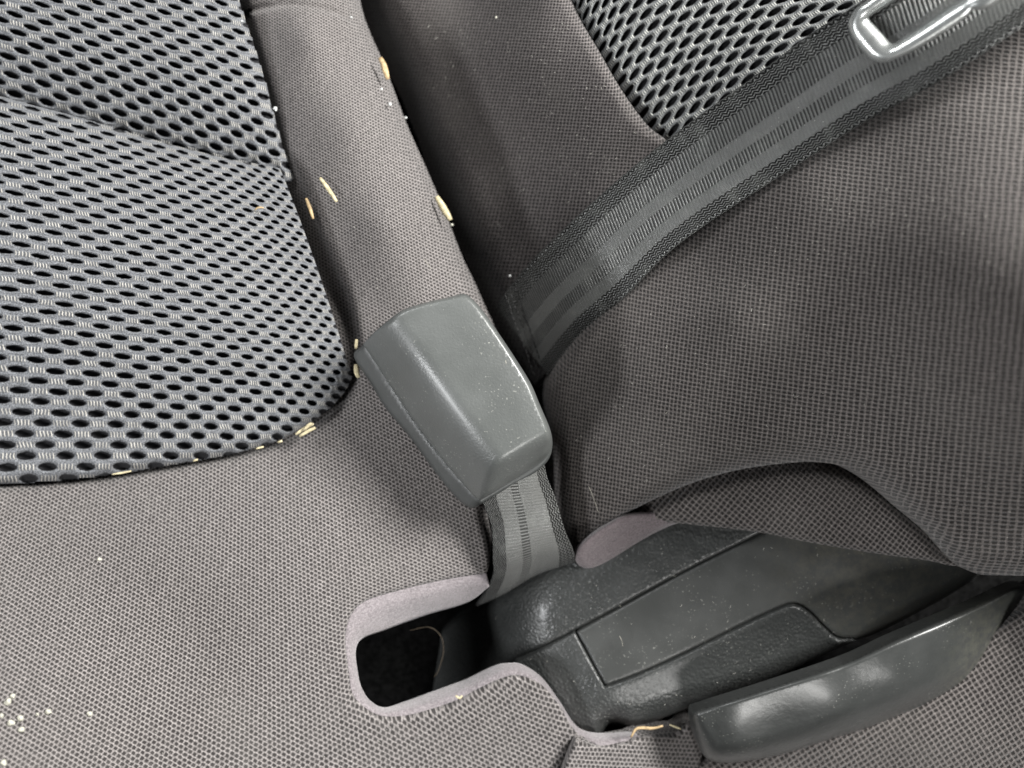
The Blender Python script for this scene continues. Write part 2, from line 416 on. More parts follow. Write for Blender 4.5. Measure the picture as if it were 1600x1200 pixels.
M = dict(
 cushion=fabric('cushion_cloth', (0.175, 0.161, 0.156), (0.030, 0.0268, 0.0262), stagger=True, sheen=0.2, dust=0.4),
 back=fabric('backrest_cloth_shaded', (0.104, 0.0940, 0.0915), (0.0140, 0.0122, 0.0118), sheen=0.2, dust=0.6),  # same fabric as the cushion, colour darkened to stand for shade
 bolster=fabric('bolster_cloth_shaded', (0.104, 0.0935, 0.0890), (0.0135, 0.0117, 0.0110), sheen=0.2, dust=0.35),  # cushion fabric again, the bolster's shade put into a darker colour
 net=net_mat('seat_net', (0.118, 0.122, 0.131), (0.46, 0.44, 0.40), (0.006, 0.006, 0.008)),
 net2=net_mat('backrest_net', (0.120, 0.125, 0.127), (0.42, 0.42, 0.39), (0.006, 0.006, 0.007), tick_n=12.0, tick_w=0.30),
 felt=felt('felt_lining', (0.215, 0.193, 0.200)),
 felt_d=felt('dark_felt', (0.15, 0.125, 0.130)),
 grain=plastic('grained_plastic', (0.036, 0.038, 0.037), 0.40, 1100.0, 0.00012, dust=0.35, coat=0.3, leather=0.00032),
 smooth=plastic('smooth_plastic', (0.050, 0.052, 0.050), 0.44, 1800.0, 0.00005, dust=0.35, dirt=(0.135, -0.058, 0.055, (0.12, 0.112, 0.085), 0.4)),
 lever=plastic('lever_plastic', (0.034, 0.036, 0.035), 0.34, 400.0, 0.00012, dust=0.3, coat=0.4, dirt=(0.165, -0.092, 0.03, (0.12, 0.12, 0.085), 0.3)),
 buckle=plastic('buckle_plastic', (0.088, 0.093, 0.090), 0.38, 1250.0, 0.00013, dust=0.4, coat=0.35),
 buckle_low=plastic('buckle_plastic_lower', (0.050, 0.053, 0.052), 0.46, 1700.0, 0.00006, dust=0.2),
 belt=webbing('belt_webbing', (0.006, 0.0062, 0.0062), (0.125, 0.129, 0.125),
      [('d', 0.0, 0.21), ('r', 0.21, 0.42), ('s', 0.42, 0.56), ('r', 0.56, 0.69), ('s', 0.69, 0.82), ('d', 0.82, 1.0)]),
 strap=webbing('strap_webbing', (0.007, 0.0072, 0.007), (0.15, 0.152, 0.146),
      [('d', 0.0, 0.26), ('s', 0.26, 0.50), ('r', 0.50, 0.60), ('s', 0.60, 0.88), ('d', 0.88, 1.0)], pitch=1.2),
 chrome=simple('chromed_steel', (0.55, 0.57, 0.56), 0.27, 0.75, 0.1, 400.0, bump=0.00004),
 thread=simple('black_thread', (0.03, 0.03, 0.03), 0.7),
 straw=simple('dry_straw', (0.43, 0.375, 0.235), 0.6, 0, 0.3, 700.0),
 husk=simple('grain_husk', (0.36, 0.26, 0.14), 0.6, 0, 0.4, 700.0),
 crumb=simple('pale_crumb', (0.42, 0.41, 0.35), 0.7, 0, 0.15, 900.0),
 bead=simple('white_bead', (0.50, 0.51, 0.50), 0.35),
 hair=simple('brown_hair', (0.13, 0.10, 0.07), 0.6),
 lint=simple('pale_lint', (0.34, 0.33, 0.30), 0.8),
 fibre=simple('pale_fibre', (0.36, 0.34, 0.29), 0.6),
 carpet=simple('black_carpet', (0.005, 0.005, 0.005), 0.95, 0, 0.5, 500.0, spec=0.0),
)

# ------------------------------------------------------------------ the setting: what lies under the gap
fl = build('floor', [(-1, -1, -0.075), (1, -1, -0.075), (1, 1, -0.075), (-1, 1, -0.075)], [(0, 1, 2, 3)], M['carpet'], None)
fl['kind'] = 'structure'

# ------------------------------------------------------------------ seat cushion
seat = empty('seat_cushion', 'grey car seat cushion with honeycomb mesh insert and woven side strip, left of the buckle', 'seat cushion', (-0.1, -0.02, -0.05))
backrest = empty('car_backrest', 'dark seat backrest with bulging woven bolster under the diagonal belt', 'backrest', (0.1, 0.05, -0.05))
def put(o, parent):        # children keep their place although the Empty stands elsewhere
    o.parent = parent; o.matrix_parent_inverse = parent.matrix_basis.inverted()
    return o

SLOT = np.array([(760, 896), (690, 907), (619, 924), (574, 938), (552, 955), (540, 1005), (551, 1084), (570, 1105), (595, 1118), (675, 1107), (750, 1074), (812, 1055), (847, 1070), (892, 1133), (908, 1158)], float)
def uv_cushion(x, y):
    w = 1+(950-y)*0.00062
    yi = y+0.00062*(950*y-y*y/2)
    xi = (x-480)*w+480
    a = math.radians(28)
    xr = (xi*math.cos(a)+yi*math.sin(a)); yr = (-xi*math.sin(a)+yi*math.cos(a))
    bend = 0.00022*(x-350)*(y-800)
    ds, _ = near(SLOT, x, y, closed=False)
    e = 1.7*np.exp(-ds/26.0)
    return xr/7.3+0.7*e, yr/6.2+0.9*e

zc = tps([(430, 60, -5), (485, 60, 3), (545, 60, -9), (375, -60, -6), (560, -60, -9), (440, 200, -9), (500, 200, -1), (550, 200, 4), (630, 200, -10),
          (540, 350, -3), (605, 350, 4.5), (690, 350, -10), (590, 470, -4), (660, 460, 0), (735, 460, -9), (575, 600, -4), (650, 620, -2),
          (720, 640, -4), (740, 760, -6), (0, 775, 0), (-80, 700, -4), (300, 735, -3), (480, 690, -5), (520, 560, -8), (100, 850, 8), (300, 850, 7),
           (500, 800, 3), (650, 760, -3), (300, 1000, 15), (460, 940, 8), (500, 1080, 7), (-60, 1000, 44), (-60, 1240, 72), (200, 1150, 33),
           (400, 1180, 14), (600, 1180, -1), (800, 1150, -5), (700, 870, -6), (820, 1080, -3), (880, 1200, -9), (-330, 800, 24), (-330, 1100, 66), (-330, 1500, 84), (200, 1500, 30), (600, 1500, -6), (850, 1500, -16), (400, -260, -8), (450, -260, -3), (520, -260, -12)])
cover_outline = [(330, -260, 1, 1, 'c'), (520, -260, 9, 22), (540, -120, 9, 22), (562, 0, 9, 22), (576, 45, 9, 22), (602, 105, 9, 22), (634, 190, 9, 22), (664, 258, 9, 22), (694, 328, 9, 22),
   (722, 400, 9, 22), (748, 455, 9, 22), (790, 560, 9, 22), (800, 680, 9, 22), (778, 760, 7, 18), (762, 800, 5, 14), (768, 840, 4, 10), (766, 876, 2, 3), (760, 896, 1.2, 1.2, 'c'),
   (690, 907, 1.2, 1.2), (619, 924, 1.2, 1.2), (574, 938, 1.2, 1.2), (552, 955, 1.2, 1.2), (542, 978, 1.2, 1.2), (540, 1005, 1.2, 1.2), (545, 1050, 1.2, 1.2), (551, 1084, 1.2, 1.2),
   (570, 1105, 1.5, 1.5), (595, 1118, 2, 2), (632, 1118, 2, 2), (675, 1107, 2.5, 2.5), (712, 1094, 2.5, 2.5), (750, 1074, 2.5, 2.5), (787, 1058, 2, 2), (812, 1055, 2, 2), (847, 1070, 1.5, 1.5),
   (874, 1102, 1.5, 1.5), (892, 1133, 1.5, 1.5), (908, 1158, 1.5, 1.5, 'c'), (884, 1185, 2, 2), (790, 1500, 2, 2, 'c'),
   (-330, 1500, 1, 1, 'c'), (-330, 735, 1, 1, 'c'), (150, 722, 1, 1), (300, 700, 1, 1), (420, 668, 1, 1), (490, 622, 1, 1), (520, 570, 1, 1), (505, 480, 1, 1),
   (455, 350, 1, 1), (415, 190, 1, 1), (385, 70, 1, 1)]
PAD = cr_open([(320, -260), (363, -60), (379, 10), (396, 70), (413, 125), (430, 190), (446, 240), (467, 290), (489, 350), (519, 420), (544, 485), (554, 540), (552, 583), (540, 613), (521, 636), (486, 662), (440, 687), (370, 709), (300, 722), (150, 746), (0, 758), (-330, 775)], 5.0)
def cover_extra(x, y, d):
    # arched seam near the top of the side strip, slack folds by the slot
    ys = 8+12*((x-455)/68.0)**2
    s = np.where(y < 80, -2.2*np.exp(-((y-ys)/4.0)**2)-3.0/(1+np.exp(np.clip((y-ys)/1.6, -30, 30))), 0)
    pd, _ = near(np.c_[PAD, np.zeros(len(PAD))], x, y, closed=False)
    under = inside(np.vstack([PAD, [(-400, 775), (-400, -260)]]), x, y)
    s = s-np.where(under, 5.5, 4.5*np.exp(-(pd/6.0)**2)+1.0*np.exp(-(pd/20.0)**2))
    f = 0.5*np.sin((x+y*0.4)/17.0)*np.exp(-((y-730-(x-200)*-0.12)/28.0)**2)*np.exp(-((x-280)/230.0)**2)
    return s+f*0
o, z_cover = panel('cover_fabric', cover_outline, zc, M['cushion'], None, uv_cushion, fine=4, coarse=8, skirt=2, extra=cover_extra, dense=lambda x, y: ((y < 85) & (x < 600)) | (near(np.c_[PAD, np.zeros(len(PAD))], x, y, closed=False)[0] < 26))
put(o, seat)

# strip of cloth past the seam at the lower edge
zl = tps([(910, 1160, -3), (934, 1170, -6), (1000, 1165, -10), (1075, 1170, -24), (900, 1230, -4), (1000, 1240, -16), (1110, 1250, -34), (850, 1260, -2), (800, 1500, -10), (1100, 1500, -40)])
def uv_lower(x, y): return (x+0.12*y)/6.8, (y-0.05*x)/6.6
o, z_low = panel('lower_fabric', [(910, 1160, 1.5, 1.5, 'c'), (936, 1166, 1.5, 1.5), (975, 1161, 1.5, 1.5), (1000, 1152, 1.5, 1.5), (1050, 1146, 3, 6), (1095, 1155, 3, 10), (1160, 1500, 1, 1, 'c'), (786, 1500, 1, 1, 'c'), (886, 1187, 2, 2)],
      zl, M['cushion'], None, uv_lower, skirt=12); put(o, seat)

# felt band lining the slot
outer = [(760, 896), (690, 907), (619, 924), (574, 938), (552, 955), (542, 978), (540, 1005), (545, 1050), (551, 1084), (570, 1105), (595, 1118), (632, 1118), (675, 1107), (712, 1094), (750, 1074),
         (787, 1058), (812, 1055), (847, 1070), (874, 1102), (892, 1133), (908, 1158), (936, 1166), (975, 1161), (1000, 1152)]
inner = [(764, 917), (731, 941), (675, 958), (637, 971), (600, 985), (566, 998), (556, 1016), (559, 1050), (565, 1074), (578, 1094), (600, 1105), (634, 1095), (675, 1080), (700, 1071), (727, 1061),
         (769, 1041), (792, 1036), (816, 1038), (847, 1059), (874, 1095), (896, 1129), (915, 1142), (945, 1145), (990, 1142)]
deep = [0, 9, 12, 12, 9, 5, 4, 4, 4, 4, 5, 8, 9, 9, 9, 7, 5, 4, 4, 4, 4, 5, 5, 5]
oz = z_cover(np.array([p[0] for p in outer[:21]]), np.array([p[1] for p in outer[:21]])).tolist()+[-8.0, -10.5, -11.5]
A = [(p[0], p[1], z+0.15) for p, z in zip(outer, oz)]
Mid = [(p[0]*0.55+q[0]*0.45, p[1]*0.55+q[1]*0.45, z-d*0.25) for p, q, z, d in zip(outer, inner, oz, deep)]
B = [(q[0], q[1], z-d-1.5) for q, z, d in zip(inner, oz, deep)]
Dn = [(q[0], q[1], z-d-26) for q, z, d in zip(inner, oz, deep)]
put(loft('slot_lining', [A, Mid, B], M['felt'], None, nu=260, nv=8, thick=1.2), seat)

# knitted mesh insert: openings are pits in the skin, strands stand round them
def net(name, outline, zf, lat, crange, rrange, mat, parent, pit=2.6, su=14, sv=8, hole=(0.275, 0.43), strand=0.5):
    ol = smooth_outline(outline, 4.0)
    c = np.arange(crange[0]*su, crange[1]*su+1)/su; r = np.arange(rrange[0]*sv, rrange[1]*sv+1)/sv
    Cg, Rg = np.meshgrid(c, r)
    X, Y = lat(Cg, Rg)
    ri = np.floor(Rg+0.5); sh = (np.abs(ri) % 2)*0.5
    # openings a little different from one another
    ci = np.floor(Cg-sh); rnd = np.sin(ci*12.9898+ri*78.233)*43758.5453; rnd = rnd-np.floor(rnd)
    du = (Cg-sh-ci-0.5)+0.0; du = np.where(True, np.abs(((Cg-sh) % 1.0+0.5) % 1.0-0.5), du)     # 0 at openings (whole numbers)
    dv = Rg-ri+(rnd-0.5)*0.06
    if callable(hole): hole = hole(Rg)
    q = np.sqrt((du/(hole[0]*(0.94+0.12*rnd)))**2+(np.abs(dv)/hole[1])**2)
    m = 1-np.clip((q-0.78)/0.36, 0, 1); m = m*m*(3-2*m)
    ok = inside(ol, X.ravel(), Y.ravel()).reshape(X.shape)
    d, ex = near(ol, X.ravel(), Y.ravel())
    zz = zf(X.ravel(), Y.ravel())-drop(d, ex[:, 0], ex[:, 1])
    ridge = np.exp(-((q-1.5)/0.45)**2)*strand
    z = zz.reshape(X.shape)-m*pit+ridge
    V = P(X, Y, z).reshape(-1, 3); nr, nc = X.shape
    idx = np.arange(nr*nc).reshape(nr, nc)
    good = ok[:-1, :-1] & ok[1:, :-1] & ok[:-1, 1:] & ok[1:, 1:]
    a, b, cc, dd = idx[:-1, :-1][good], idx[:-1, 1:][good], idx[1:, 1:][good], idx[1:, :-1][good]
    Fq = np.stack([a, b, cc, dd], -1)
    p0, p1, p3 = V[Fq[0, 0]], V[Fq[0, 1]], V[Fq[0, 3]]
    if np.cross(p1-p0, p3-p0)[2] < 0: Fq = Fq[:, ::-1]
    used = np.unique(Fq); mp = np.zeros(nr*nc, int); mp[used] = np.arange(len(used))
    uv = np.stack([Cg.ravel()[used], Rg.ravel()[used]], -1)
    o = build(name, V[used], mp[Fq], mat, None, uv+np.array([0.0, 0.0]), {'pit': m.ravel()[used]})
    put(o, parent)
    return o
def xb(c): return 45+63*c-1.6*c*c
def lat_low(c, r):                                   # r counts rows up from the lower edge
    t = r/41.0
    XB = xb(c); XT = 190+(XB-300)*0.85
    x = XB*(1-t)+XT*t
    yb = 748-0.02*(x-50)
    yt = 158+0.25*x
    s = (17.9*r-0.094*r*r)/(17.9*41-0.094*41*41)
    s2 = s
    return x, yb*(1-s2)+yt*s2
low_outline = [(-330, 90, 15, 13, 'c'), (-60, 137, 15, 13), (0, 150, 15, 13), (120, 182, 15, 13), (250, 220, 14, 12), (350, 246, 11, 10), (440, 264, 7, 7), (468, 290, 7, 8), (490, 350, 7, 9), (520, 420, 7, 10), (545, 485, 7, 10), (555, 540, 7, 10), (553, 582, 6, 9),
   (540, 612, 6, 9), (520, 636, 5, 8), (485, 662, 5, 8), (440, 687, 5, 7), (370, 709, 5, 7), (300, 722, 5, 7), (150, 746, 5, 7), (0, 758, 5, 7), (-330, 775, 5, 7, 'c')]
z_net = tps([(-60, 140, 4), (200, 205, 3), (440, 270, 1), (-60, 300, 12), (150, 330, 13), (350, 350, 10), (470, 400, 3), (-60, 500, 13), (200, 520, 12), (400, 520, 8), (520, 520, 1), (-60, 650, 4), (200, 660, 3), (400, 630, 2), (-60, 760, 0), (200, 740, -1), (430, 690, -1), (540, 600, 0), (-330, 120, 4), (-330, 400, 9), (-330, 760, 1)])
net('mesh_insert', low_outline, z_net, lat_low, (-6, 13), (-3, 44), M['net'], seat, hole=lambda r: (0.25, 0.39-0.12*np.clip((r-4)/12, 0, 1)))
def lat_up(c, r):
    x0 = 10+50*c-0.75*c*c
    t = r/24.0
    x = x0-t*70+20
    y = 170+0.262*x-14.6*r+0.06*r*r
    return x, y
up_outline = [(-330, -260, 1, 1, 'c'), (318, -260, 5, 6, 'c'), (360, -60, 5, 6), (378, 10, 5, 6), (398, 70, 5, 6), (415, 125, 5, 7), (432, 190, 5, 7), (447, 238, 4, 7), (462, 280, 3, 6, 'c'), (440, 288, 1, 1), (350, 272, 1, 1), (250, 246, 1, 1), (120, 208, 1, 1), (-60, 162, 1, 1), (-330, 120, 1, 1, 'c')]
z_up = tps([(-60, 150, -11), (200, 218, -11), (440, 280, -10), (-60, 60, 0), (150, 120, 0), (350, 180, -1), (430, 220, -4), (-60, -60, 4), (200, -60, 5), (360, -60, 3), (300, 60, 4), (400, 90, 0), (-330, -260, 8), (-330, 100, -9), (320, -260, 3), (0, -260, 8)])
net('mesh_insert', up_outline, z_up, lat_up, (-7, 16), (-3, 42), M['net'], seat, hole=lambda r: (0.25, 0.38-0.10*np.clip((r-5)/8, 0, 1)))

# ------------------------------------------------------------------ backrest
GAP = np.array([(520, -260), (540, -120), (556, -60), (562, 0), (576, 45), (602, 105), (634, 190), (664, 258), (694, 328), (722, 400), (748, 455), (790, 545), (836, 640)], float)
def uv_strip(x, y):
    w = 1+(420-y)*0.0006
    xi = (x-900)*w+900; yi = y+0.0006*(420*y-y*y/2)
    return (xi+0.18*yi)/6.2, (yi-0.05*xi)/6.1
zs = tps([(575, -60, -38), (600, 0, -36), (530, 0, -48), (640, 300, -48), (745, 520, -48), (750, 0, -24), (860, 0, -1), (890, 0, -1), (640, 130, -48), (700, 220, -47), (850, 200, -16), (985, 180, 5), (1025, 212, 5), (780, 400, -46), (900, 400, -20), (840, 560, -48), (1040, 260, 0), (940, 330, -8), (920, 90, 3), (800, 100, -14), (470, -260, -46), (650, -260, -28), (810, -260, -2)])
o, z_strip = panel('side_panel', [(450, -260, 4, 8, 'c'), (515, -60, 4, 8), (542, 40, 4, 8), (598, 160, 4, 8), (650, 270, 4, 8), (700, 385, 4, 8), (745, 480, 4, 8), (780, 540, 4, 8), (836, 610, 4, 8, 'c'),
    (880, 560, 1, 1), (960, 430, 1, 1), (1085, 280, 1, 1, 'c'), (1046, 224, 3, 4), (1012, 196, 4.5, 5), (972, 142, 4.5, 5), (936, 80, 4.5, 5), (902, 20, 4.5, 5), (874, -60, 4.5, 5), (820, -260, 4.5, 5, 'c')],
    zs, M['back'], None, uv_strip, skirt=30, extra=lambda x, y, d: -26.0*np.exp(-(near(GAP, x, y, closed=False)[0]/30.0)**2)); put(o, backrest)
def lat_back(c, r):
    # rows climb to the right and flatten as they go
    s = c*47.0; n = r*10.7
    L = np.array([0.69, -0.725]); N = np.array([0.58, 0.81])
    k = 0.00055
    x = 1000+s*L[0]+n*N[0]+k*s*s*0.8+0.0; y = 90+s*L[1]+n*N[1]+k*s*s*0.9
    # squeezed where the skin turns away at the left
    x = np.where(x < 1010, 1010-(1010-x)*(1-0.0016*np.minimum(1010-x, 150)), x)
    return x, y
bn_outline = [(816, -260, 6, 8, 'c'), (870, -60, 6, 8), (898, 18, 6, 8), (932, 80, 6, 8), (968, 142, 6, 8), (1008, 197, 6, 8), (1040, 222, 5, 8, 'c'), (1120, 200, 1, 1), (1220, 140, 1, 1), (1340, 60, 1, 1), (1460, -60, 1, 1), (1620, -260, 1, 1, 'c')]
z_bn = tps([(900, 0, -2), (980, 60, 3), (1000, 0, 6), (1040, 180, 2), (1100, 100, 9), (1100, -40, 13), (1200, 100, 15), (1250, 0, 20), (1400, -40, 28), (1120, 190, 6), (830, -260, 0), (1100, -260, 18), (1600, -260, 44)])
net('mesh_insert', bn_outline, z_bn, lat_back, (-6, 20), (-40, 26), M['net2'], backrest, hole=(0.27, 0.42), pit=2.2)

zb = tps([(870, 640, -12), (900, 600, -5), (960, 520, 5), (1090, 400, 14), (1260, 290, 40), (1480, 160, 60), (1660, 60, 68), (1660, -60, 64), (1090, 320, 10), (1300, 190, 34), (900, 760, -8), (910, 840, -12), (1000, 700, 9), (1000, 600, 15), (1150, 500, 38),
          (1150, 640, 28), (1100, 735, 13), (1250, 690, 25), (1350, 600, 50), (1350, 430, 62), (1500, 500, 82), (1500, 360, 80), (1500, 700, 60), (1450, 800, 38), (1550, 860, 35), (1660, 860, 40), (1660, 600, 94), (1660, 300, 90), (1900, 860, 46), (1900, 600, 98), (1900, 200, 92), (1900, -230, 62)])
def uv_bolster(x, y):
    # cloth stretched wider to the right: pitch 6 to 12
    k = (12.0-6.0)/(1580-1030)
    u = np.log(np.maximum(6.0+k*(x+0.10*y-1080), 2.5))/k
    pv = 6.3+0.0045*np.maximum(x-1150, 0)
    yy = y-0.19*(x-1100)+0.00012*(x-1100)**2
    return u, 0.5+(yy-500)/(6.5+0.0*pv)+0.0
bol_outline = [(1900, -230, 1, 1, 'c'), (1510, 62, 14, 12), (1385, 128, 14, 12), (1228, 236, 11, 9), (1086, 343, 7, 8), (974, 447, 5, 10), (908, 512, 5, 16), (860, 580, 6, 22), (852, 622, 6, 24), (860, 665, 6, 24), (864, 715, 6, 24), (866, 775, 6, 22), (876, 825, 6, 16), (898, 863, 4, 8), (926, 838, 4, 6), (960, 815, 4, 6), (1000, 791, 6, 9),
   (1075, 757, 7, 12), (1150, 735, 9, 15), (1225, 724, 10, 17), (1276, 722, 10, 18), (1320, 729, 10, 18), (1356, 746, 9, 18), (1384, 767, 9, 18), (1413, 794, 8, 18), (1450, 830, 8, 20), (1480, 868, 8, 20), (1517, 893, 8, 20), (1560, 899, 8, 20), (1700, 897, 8, 20), (1900, 880, 8, 20, 'c')]
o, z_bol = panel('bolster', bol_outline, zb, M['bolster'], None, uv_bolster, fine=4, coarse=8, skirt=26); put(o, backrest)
zk = tps([(960, 820, -10), (1000, 800, -7), (1100, 780, 0), (1225, 735, 3), (1330, 745, 6), (1405, 800, 11), (1470, 870, 13), (1094, 815, -4), (1187, 828, -2), (1350, 855, 5), (1484, 880, 9), (1280, 790, 6)])
GRV = np.array([(975, 806), (1000, 789), (1075, 755), (1150, 733), (1225, 720), (1276, 719), (1320, 726), (1356, 743), (1384, 764), (1413, 791), (1450, 827), (1485, 868)], float)
def uv_skirt(x, y):
    a = math.radians(38); xx = x-1200; yy = y-780
    return (xx*math.cos(a)+yy*math.sin(a))/7.6+0.0006*(xx**2)/7.6*0.3, (-xx*math.sin(a)+yy*math.cos(a))/7.2
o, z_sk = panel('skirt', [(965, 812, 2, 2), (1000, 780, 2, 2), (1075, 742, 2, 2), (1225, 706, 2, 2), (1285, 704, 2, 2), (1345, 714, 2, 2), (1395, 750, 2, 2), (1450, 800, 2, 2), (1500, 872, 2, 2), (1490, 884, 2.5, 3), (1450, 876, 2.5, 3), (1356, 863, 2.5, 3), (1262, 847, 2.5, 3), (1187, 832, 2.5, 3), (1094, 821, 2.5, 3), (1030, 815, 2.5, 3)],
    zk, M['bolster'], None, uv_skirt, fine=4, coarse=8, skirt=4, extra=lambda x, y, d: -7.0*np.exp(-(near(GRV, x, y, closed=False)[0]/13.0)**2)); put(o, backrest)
zfe = tps([(905, 870, -9), (940, 850, -7), (990, 820, -7), (1060, 812, -9), (940, 885, -14), (1000, 848, -12)])
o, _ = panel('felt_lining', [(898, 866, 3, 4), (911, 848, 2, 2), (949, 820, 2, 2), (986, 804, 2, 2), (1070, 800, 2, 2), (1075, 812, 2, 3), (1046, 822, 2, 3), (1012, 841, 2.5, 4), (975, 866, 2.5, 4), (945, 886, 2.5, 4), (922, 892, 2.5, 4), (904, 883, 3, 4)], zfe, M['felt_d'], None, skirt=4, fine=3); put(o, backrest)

# outer cloth below the lever
zv = tps([(1080, 1215, -28), (1300, 1185, -16), (1450, 1150, -5), (1580, 1010, -2), (1600, 1050, 5), (1640, 1240, 4), (1640, 950, 6), (1300, 1250, -24), (1400, 1060, -10), (1900, 900, 22), (1900, 1500, 6), (1120, 1500, -50)])
def uv_val(x, y):
    a = math.radians(-32); return (x*math.cos(a)+y*math.sin(a))/8.4, (-x*math.sin(a)+y*math.cos(a))/8.0
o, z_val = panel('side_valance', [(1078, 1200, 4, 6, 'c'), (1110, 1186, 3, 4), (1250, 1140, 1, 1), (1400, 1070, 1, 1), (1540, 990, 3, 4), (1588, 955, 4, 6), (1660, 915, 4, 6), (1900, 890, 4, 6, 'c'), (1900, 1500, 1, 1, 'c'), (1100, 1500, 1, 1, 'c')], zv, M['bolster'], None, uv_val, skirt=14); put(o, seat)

# ------------------------------------------------------------------ hinge cover
hinge = empty('hinge_cover', 'black grained plastic seat hinge cover under the bolster skirt', 'hinge cover', (0.05, -0.09, -0.05))
zp1 = tps([(660, 1010, -82), (700, 1000, -72), (745, 985, -52), (790, 965, -31), (840, 945, -17), (900, 900, -15), (1000, 860, -12.5), (1180, 780, -12), (806, 1030, -27), (860, 1003, -16.5), (900, 983, -15), (1050, 902, -11.5), (1187, 832, -11)])
o, _ = panel('housing', [(655, 1020, 2, 2, 'c'), (700, 975, 3, 3), (745, 950, 4, 5), (800, 915, 5, 6), (860, 880, 5, 6), (1000, 800, 3, 3), (1200, 740, 1, 1, 'c'), (1230, 810, 1, 1, 'c'), (1187, 833, 1.0, 1.0), (1050, 902, 1.0, 1.0), (900, 983.5, 1.0, 1.0), (806, 1032, 1.0, 1.0), (730, 1075, 2, 2), (660, 1100, 2, 2, 'c')], zp1, M['grain'], None, fine=3, coarse=6, skirt=10); put(o, hinge)
rim = [(945, 1073), (1000, 1051), (1075, 1017), (1150, 980), (1222, 947), (1243, 943), (1263, 953), (1285, 975), (1308, 994), (1334, 998)]
zp2 = tps([(780, 1060, -26), (806, 1040, -22), (850, 1060, -15), (860, 1010, -15.5), (900, 990, -14), (920, 1040, -12), (945, 1080, -10), (1000, 1110, -13), (1000, 1055, -9.5), (1150, 985, -9), (1240, 950, -9), (1300, 1000, -13), (1150, 1050, -11), (1050, 1090, -12), (900, 1090, -14)])
o, _ = panel('side_cover', [(806, 1035, 1, 1, 'c'), (898, 986.5, 1.2, 1.0, 'c'), (945, 1074, 1.2, 1.0, 'c')]+[(x, y+2, 1.6, 1.4) for x, y in rim[1:-1]]+[(1338, 1001, 2, 2, 'c'), (1300, 1017, 5, 9), (1187, 1070, 7, 14), (1075, 1107, 8, 15), (995, 1137, 8, 15), (955, 1133, 8, 14), (930, 1150, 4, 6), (880, 1130, 2, 2), (840, 1090, 2, 2), (790, 1075, 2, 2)], zp2, M['grain'], None, fine=3, coarse=6, skirt=12); put(o, hinge)
zp3 = tps([(901, 990, -14.6), (1050, 905, -12.3), (1187, 840, -12.2), (925, 1035, -12.8), (945, 1065, -11.6), (1000, 1045, -10.8), (1150, 973, -10.3), (1240, 935, -10.2), (1350, 900, -10.5), (1300, 970, -13.2), (1500, 880, -15), (1400, 970, -15), (1300, 800, -12), (1520, 905, -18)])
o, _ = panel('smooth_panel', [(901, 987, 0.8, 0.8, 'c'), (1050, 904.5, 0.8, 0.8), (1187, 835.5, 0.8, 0.8), (1240, 805, 0.8, 0.8, 'c'), (1440, 830, 1, 1), (1540, 885, 2, 2, 'c'), (1521, 905, 4, 8), (1469, 938, 5, 10), (1375, 987, 5, 10), (1336, 1000, 2, 3, 'c')]+[(x, y, 0.8, 0.8) for x, y in rim[::-1][1:-1]]+[(945.5, 1071.5, 0.8, 0.8, 'c')], zp3, M['smooth'], None, fine=3, coarse=6, skirt=12); put(o, hinge)

# ------------------------------------------------------------------ recliner lever
zlv = tps([(1085, 1118, 3), (1101, 1106, 5), (1187, 1084, 9), (1319, 1042, 11), (1394, 1008, 11), (1469, 975, 8), (1581, 920, -3), (1150, 1140, 6), (1300, 1098, 10.5), (1400, 1062, 10), (1500, 1015, 5), (1590, 950, -8),
           (1108, 1185, -2), (1225, 1175, -1), (1375, 1130, 0), (1487, 1085, -2), (1562, 1009, -7)])
lever, _ = panel('recliner_lever', [(1081, 1117, 3, 6), (1101, 1105, 2.2, 5), (1187, 1078, 2.2, 5), (1319, 1034, 2.4, 5), (1394, 1000, 2.6, 5), (1469, 968, 3, 5), (1530, 942, 3, 5), (1588, 915, 3, 5), (1612, 920, 4, 6), (1600, 950, 5, 8), (1562, 1009, 6, 10), (1525, 1060, 7, 12), (1487, 1087, 8, 13), (1375, 1132, 9, 14), (1300, 1154, 9, 14), (1225, 1178, 9, 14), (1150, 1191, 8, 13), (1108, 1187, 7, 12), (1090, 1162, 6, 10)],
    zlv, M['lever'], None, fine=3, coarse=6, skirt=6)
tag(lever, 'glossy black plastic recliner lever at the lower right beneath the hinge cover', 'seat lever')

# ------------------------------------------------------------------ diagonal belt
belt = empty('seat_belt', 'wide grey webbing seat belt running diagonally into the seat crease', 'seat belt', (0.05, 0.07, 0.0))
up = [(1900, -350, 84), (1660, -190, 80), (1500, -100, 74), (1349, 0, 62), (1262, 56, 48), (1180, 118, 36), (1100, 175, 25), (1030, 228, 16), (961, 285, 7), (894, 345, -3), (830, 408, -16), (795, 450, -28), (775, 480, -40)]
dn = [(2000, -230, 84), (1740, -50, 82), (1600, 41, 75), (1487, 116, 65), (1412, 158, 55), (1356, 188, 48), (1262, 248, 37), (1150, 320, 24), (1090, 360, 17), (1037, 402, 11), (976, 464, 2), (912, 520, -12), (856, 588, -34)]
def lerp_line(a, b, t, lift):
    A_, B_ = resample(a, 60), resample(b, 60)
    r = A_*(1-t)+B_*t; r[:, 2] += lift
    return r
lines = [lerp_line(up, dn, t, l) for t, l in ((0, 0), (0.04, 0.5), (0.25, 1.2), (0.5, 1.6), (0.75, 1.8), (0.96, 2.2), (1, 1.9))]
put(loft('webbing', lines, M['belt'], None, nu=480, nv=6, thick=1.2, vs=(0, 0.04, 0.25, 0.5, 0.75, 0.96, 1)), belt)
